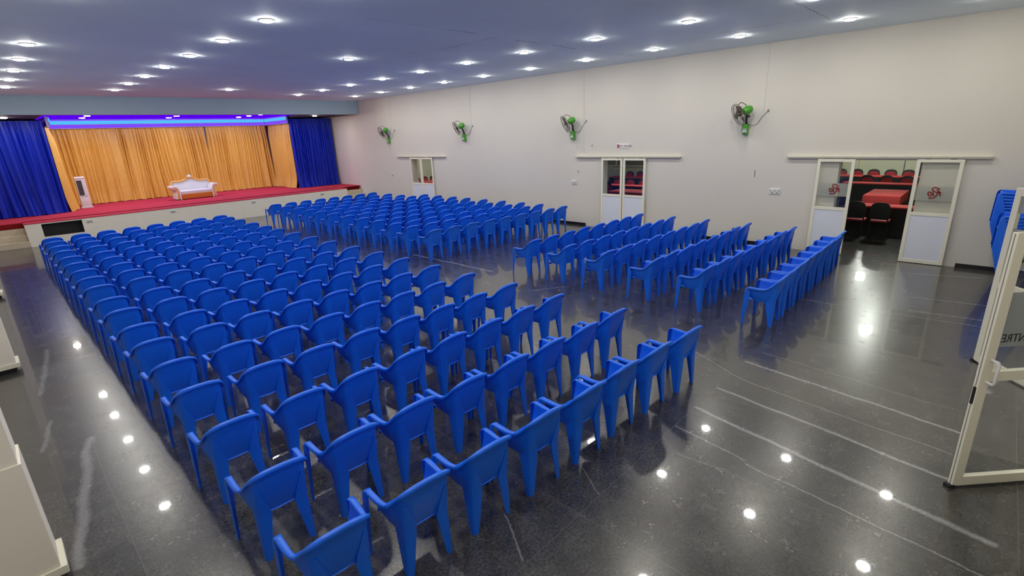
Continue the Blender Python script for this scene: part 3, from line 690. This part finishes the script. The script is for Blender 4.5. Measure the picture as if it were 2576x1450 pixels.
part('water_tank_front', MB().box(cx - .15, cy - .156, SZ + .10, cx + .15, cy - .149, SZ + .44), M['white'], ac, bevel=.004)
for k in (-.05, .06): part('knob', MB().lathe([(.001, 0), (.018, 0), (.018, .012), (.001, .014)], (cx + k, cy - .15, SZ + .475), 12, (0, -1, 0)), M['grey'], ac)
part('foot_base', MB().prism([(cx - .19, cy - .20, SZ), (cx + .19, cy - .20, SZ), (cx + .19, cy + .17, SZ), (cx - .19, cy + .17, SZ)], (0, 0, .055)), M['white'], ac, bevel=.012)

# ------------------------------------------------------------------ dining room behind the right wall
RH = 3.35; RX = 13.9; RY1 = 24.0
struct('ceiling_dining', MB().box(.25, YB - .3, RH, RX + .2, RY1 + .2, RH + .1), M['room_wall'], 'low ceiling of the dining room beyond the doors', 'ceiling')
struct('wall_dining_far', MB().box(RX, YB - .3, 0, RX + .2, 13.6, RH).box(RX, 13.6, 0, RX + .2, RY1, .70).box(RX, 13.6, 2.4, RX + .2, RY1, RH).box(RX, 20.5, .7, RX + .2, RY1, 2.4).box(RX - .25, 4.55, 0, RX, 5.15, RH),
       M['room_wall'], 'greenish cream far wall of the dining room', 'wall')
struct('wall_dining_end', MB().box(.25, RY1, 0, RX + .2, RY1 + .2, RH).box(.25, YB - .3, 0, RX + .2, YB - .1, RH), M['room_wall'], 'cream end walls of the dining room', 'wall')
wn = thing('window_1', 'dark window with cream sill in the dining room', 'window', (RX, 17, .7), kind='structure')
part('pane', MB().box(RX + .05, 13.6, .9, RX + .07, 20.5, 2.4), M['room_dark'], wn, smooth=False)
part('sill', MB().box(RX - .08, 13.6, .84, RX + .1, 20.5, .92).box(RX - .05, 13.6, .70, RX + .1, 20.5, .76), M['cream_metal'], wn, smooth=False)
part('frame', MB().box(RX, 15.2, .92, RX + .05, 15.28, 2.4).box(RX, 17.2, .92, RX + .05, 17.28, 2.4), M['cream_metal'], wn, smooth=False)
single('dark_panel', MB().box(RX - .06, 2.05, 0, RX - .005, 2.42, 2.6), M['black'], 'black vertical panel against the dining room far wall', 'panel')
single('wall_seam_pipe', MB().tube([(RX - .02, 2.92, 0), (RX - .02, 2.92, RH)], .018, 8), M['grey'], 'thin grey pipe on the dining room far wall', 'pipe')
for i, (x, yy) in enumerate(((4.5, 2.12), (5.6, 10.5), (3.2, 20.6), (11.0, 3.4))):
    t = thing('ceiling_lamp', ['lamp above the red clothed table in the dining room', 'lamp in the dining room beyond the closed doors', 'lamp in the dining room beyond the far doors', 'lamp over the far dining tables'][i], 'lamp', (x, yy, RH), 'dining room lamps')
    part('housing', MB().box(x - .16, yy - .16, RH - .03, x + .16, yy + .16, RH), M['white'], t, bevel=.005)
    part('diffuser', MB().box(x - .14, yy - .14, RH - .038, x + .14, yy + .14, RH - .028), M['room_lamp'], t, smooth=False)
lt = thing('ceiling_lamp', 'unseen fill lamp added outside the glass entrance', 'lamp', (-7, -2.6, 3), 'dining room lamps')  # added fill, out of view; brightens the floor behind the glass doors
part('housing', MB().box(-7.2, -2.8, 2.97, -6.8, -2.4, 3), M['white'], lt, smooth=False)
part('diffuser', MB().box(-7.18, -2.78, 2.965, -6.82, -2.42, 2.972), M['lobby_fill'], lt, smooth=False)
def din_table(x0, y0, x1, y1, label, skirt):
    t = thing('dining_table', 'long dining table ' + label, 'table', ((x0 + x1) / 2, (y0 + y1) / 2, 0), 'dining tables')
    part('table_top', MB().box(x0, y0, .72, x1, y1, .75), M['dark_cloth'], t, bevel=.004)
    for a in (x0 + .06, x1 - .06):
        for b in (y0 + .06, y1 - .06): part('leg', MB().box(a - .02, b - .02, 0, a + .02, b + .02, .72), M['black'], t)
    if skirt: part('skirt', MB().grid([[(x0 - .005, y0 + (y1 - y0) * k / 40, z) for k in range(41)] for z in (.0, .72)]), M['dark_cloth'], t, thick=.006)
    drop = .30 if not skirt else .035
    rows = []
    def ring(e, z, wv=0):
        pts = []
        for (ax_, ay_, bx_, by_) in ((x0 - e, y0 - e, x1 + e, y0 - e), (x1 + e, y0 - e, x1 + e, y1 + e), (x1 + e, y1 + e, x0 - e, y1 + e), (x0 - e, y1 + e, x0 - e, y0 - e)):
            for k in range(10):
                u = k / 10; w_ = wv * math.sin(k * 2.1)
                pts.append((ax_ + (bx_ - ax_) * u + (w_ if ax_ == bx_ else 0), ay_ + (by_ - ay_) * u + (w_ if ay_ == by_ else 0), z))
        return pts
    cl = MB().grid([ring(.012, .76 - drop, .008), ring(.012, .745, .002), ring(.008, .756), ring(-.02, .757)], cu=True)
    cl.face(ring(-.02, .757))
    return tag(obj('tablecloth', cl.mesh('tablecloth', M['red_cloth'], angle=35)), 'red cloth on the dining table ' + label, 'tablecloth', 'red tablecloths')
din_table(5.35, 1.97, 7.22, 2.90, 'seen through the open doors with hanging cloth', False)
din_table(2.96, 1.30, 3.55, 2.86, 'closest behind the open doors', True)
din_table(9.0, 1.5, 9.55, 4.2, 'second from the far wall behind the open doors', True)
din_table(11.9, 1.7, 12.5, 5.0, 'nearest the far wall behind the open doors', True)
din_table(3.06, 8.3, 4.0, 10.8, 'closest behind the closed doors', False)
din_table(5.0, 9.8, 5.5, 12.6, 'second row behind the closed doors', True)
din_table(8.4, 11.9, 9.0, 14.2, 'third row behind the closed doors', True)
din_table(2.62, 21.95, 3.9, 22.42, 'behind the far doors', False)
def make_dchair():
    t = thing('dining_chair', '', 'chair', (0, 0, 0))
    part('seat', MB().box(-.21, -.02, .42, .21, .42, .47), M['red_seat'], t, bevel=.02)
    bk = []
    poly = [(-.19, .50), (-.225, .62), (-.22, .80), (-.18, .90), (-.10, .945), (0, .955), (.10, .945), (.18, .90), (.22, .80), (.225, .62), (.19, .50)]
    part('backrest', MB().prism([(x, -.035 - .09 * (z - .5), z) for x, z in poly], (0, -.03, 0)), M['black'], t, bevel=.008)
    part('back_pad', MB().prism([(x * .9, -.018 - .09 * (z - .5), z) for x, z in [(a, .5 + (b - .5) * .80) for a, b in poly]], (0, -.03, 0)), M['red_seat'], t, bevel=.008)
    for sx_ in (-.19, .19):
        part('leg', MB().tube([(sx_, .39, .43), (sx_, .41, 0)], .013, 8), M['black'], t)
        part('leg', MB().tube([(sx_, -.04, .55), (sx_, -.02, .43), (sx_, -.06, 0)], .013, 8), M['black'], t)
    return t
dc = make_dchair()
DCH = [(2.42, 2.55, -PI / 2, 'at closest table inside open doors, nearer the stage'), (2.42, 2.02, -PI / 2, 'at closest table inside open doors, nearer the entrance')]
for k in range(4): DCH.append((10.15, 1.75 + .62 * k, PI / 2, f'behind third table inside open doors, {ORD[k + 1]} from entrance'))
for k in range(5): DCH.append((13.05, 2.65 + .60 * k, PI / 2, f'along far wall, {ORD[k + 1]} from the black panel'))
DCH += [(6.05, 11.0, PI / 2, 'at second row behind closed doors, nearest entrance side'), (6.1, 11.65, PI / 2, 'at second row behind closed doors, middle'), (6.1, 12.3, PI / 2, 'at second row behind closed doors, nearest stage side'),
        (4.4, 11.75, PI / 2, 'alone past the closest table end behind closed doors'), (9.5, 12.5, PI / 2, 'at third row behind closed doors, first'), (9.5, 13.1, PI / 2, 'at third row behind closed doors, second'), (9.5, 13.7, PI / 2, 'at third row behind closed doors, third'),
        (2.95, 22.95, PI, 'behind the far doors, nearest the hall wall'), (3.5, 22.97, PI, 'behind the far doors, middle of three'), (4.05, 22.95, PI, 'behind the far doors, farthest of three')]
for i, (x, yy, rz, lb) in enumerate(DCH):
    lb = 'black chair with red pad, ' + lb
    if i == 0: dc.location = (x, yy, 0); dc.rotation_euler = (0, 0, rz); dc['label'] = lb; dc['group'] = 'red and black dining chairs'
    else: dup(dc, (x, yy, 0), rz, lb, 'red and black dining chairs')

# ------------------------------------------------------------------ camera, world, view
C = Vector((-13.60263317, 0, 3.02566246)); yaw, pit, rol, F = .79971708, .30071685, -.04124364, 1250.42715
f = Vector((math.sin(yaw) * math.cos(pit), math.cos(yaw) * math.cos(pit), -math.sin(pit)))
r0 = Vector((math.cos(yaw), -math.sin(yaw), 0)); u0 = r0.cross(f)
r = r0 * math.cos(rol) + u0 * math.sin(rol); u = -r0 * math.sin(rol) + u0 * math.cos(rol)
cd = bpy.data.cameras.new('camera'); cam = bpy.data.objects.new('camera', cd); COL.objects.link(cam)
mt = Matrix((r, u, -f)).transposed().to_4x4(); mt.translation = C; cam.matrix_world = mt
cd.sensor_fit = 'HORIZONTAL'; cd.sensor_width = 36; cd.lens = F * 36 / 2576; cd.clip_start = .05; cd.clip_end = 200
SC.camera = cam
wd = bpy.data.worlds.new('world'); SC.world = wd; wd.use_nodes = True
wd.node_tree.nodes['Background'].inputs[0].default_value = (.02, .025, .03, 1); wd.node_tree.nodes['Background'].inputs[1].default_value = 1
SC.view_settings.view_transform = 'Standard'; SC.view_settings.look = 'None'; SC.view_settings.gamma = 1
SC.view_settings.use_curve_mapping = False; SC.view_settings.exposure = 0.0
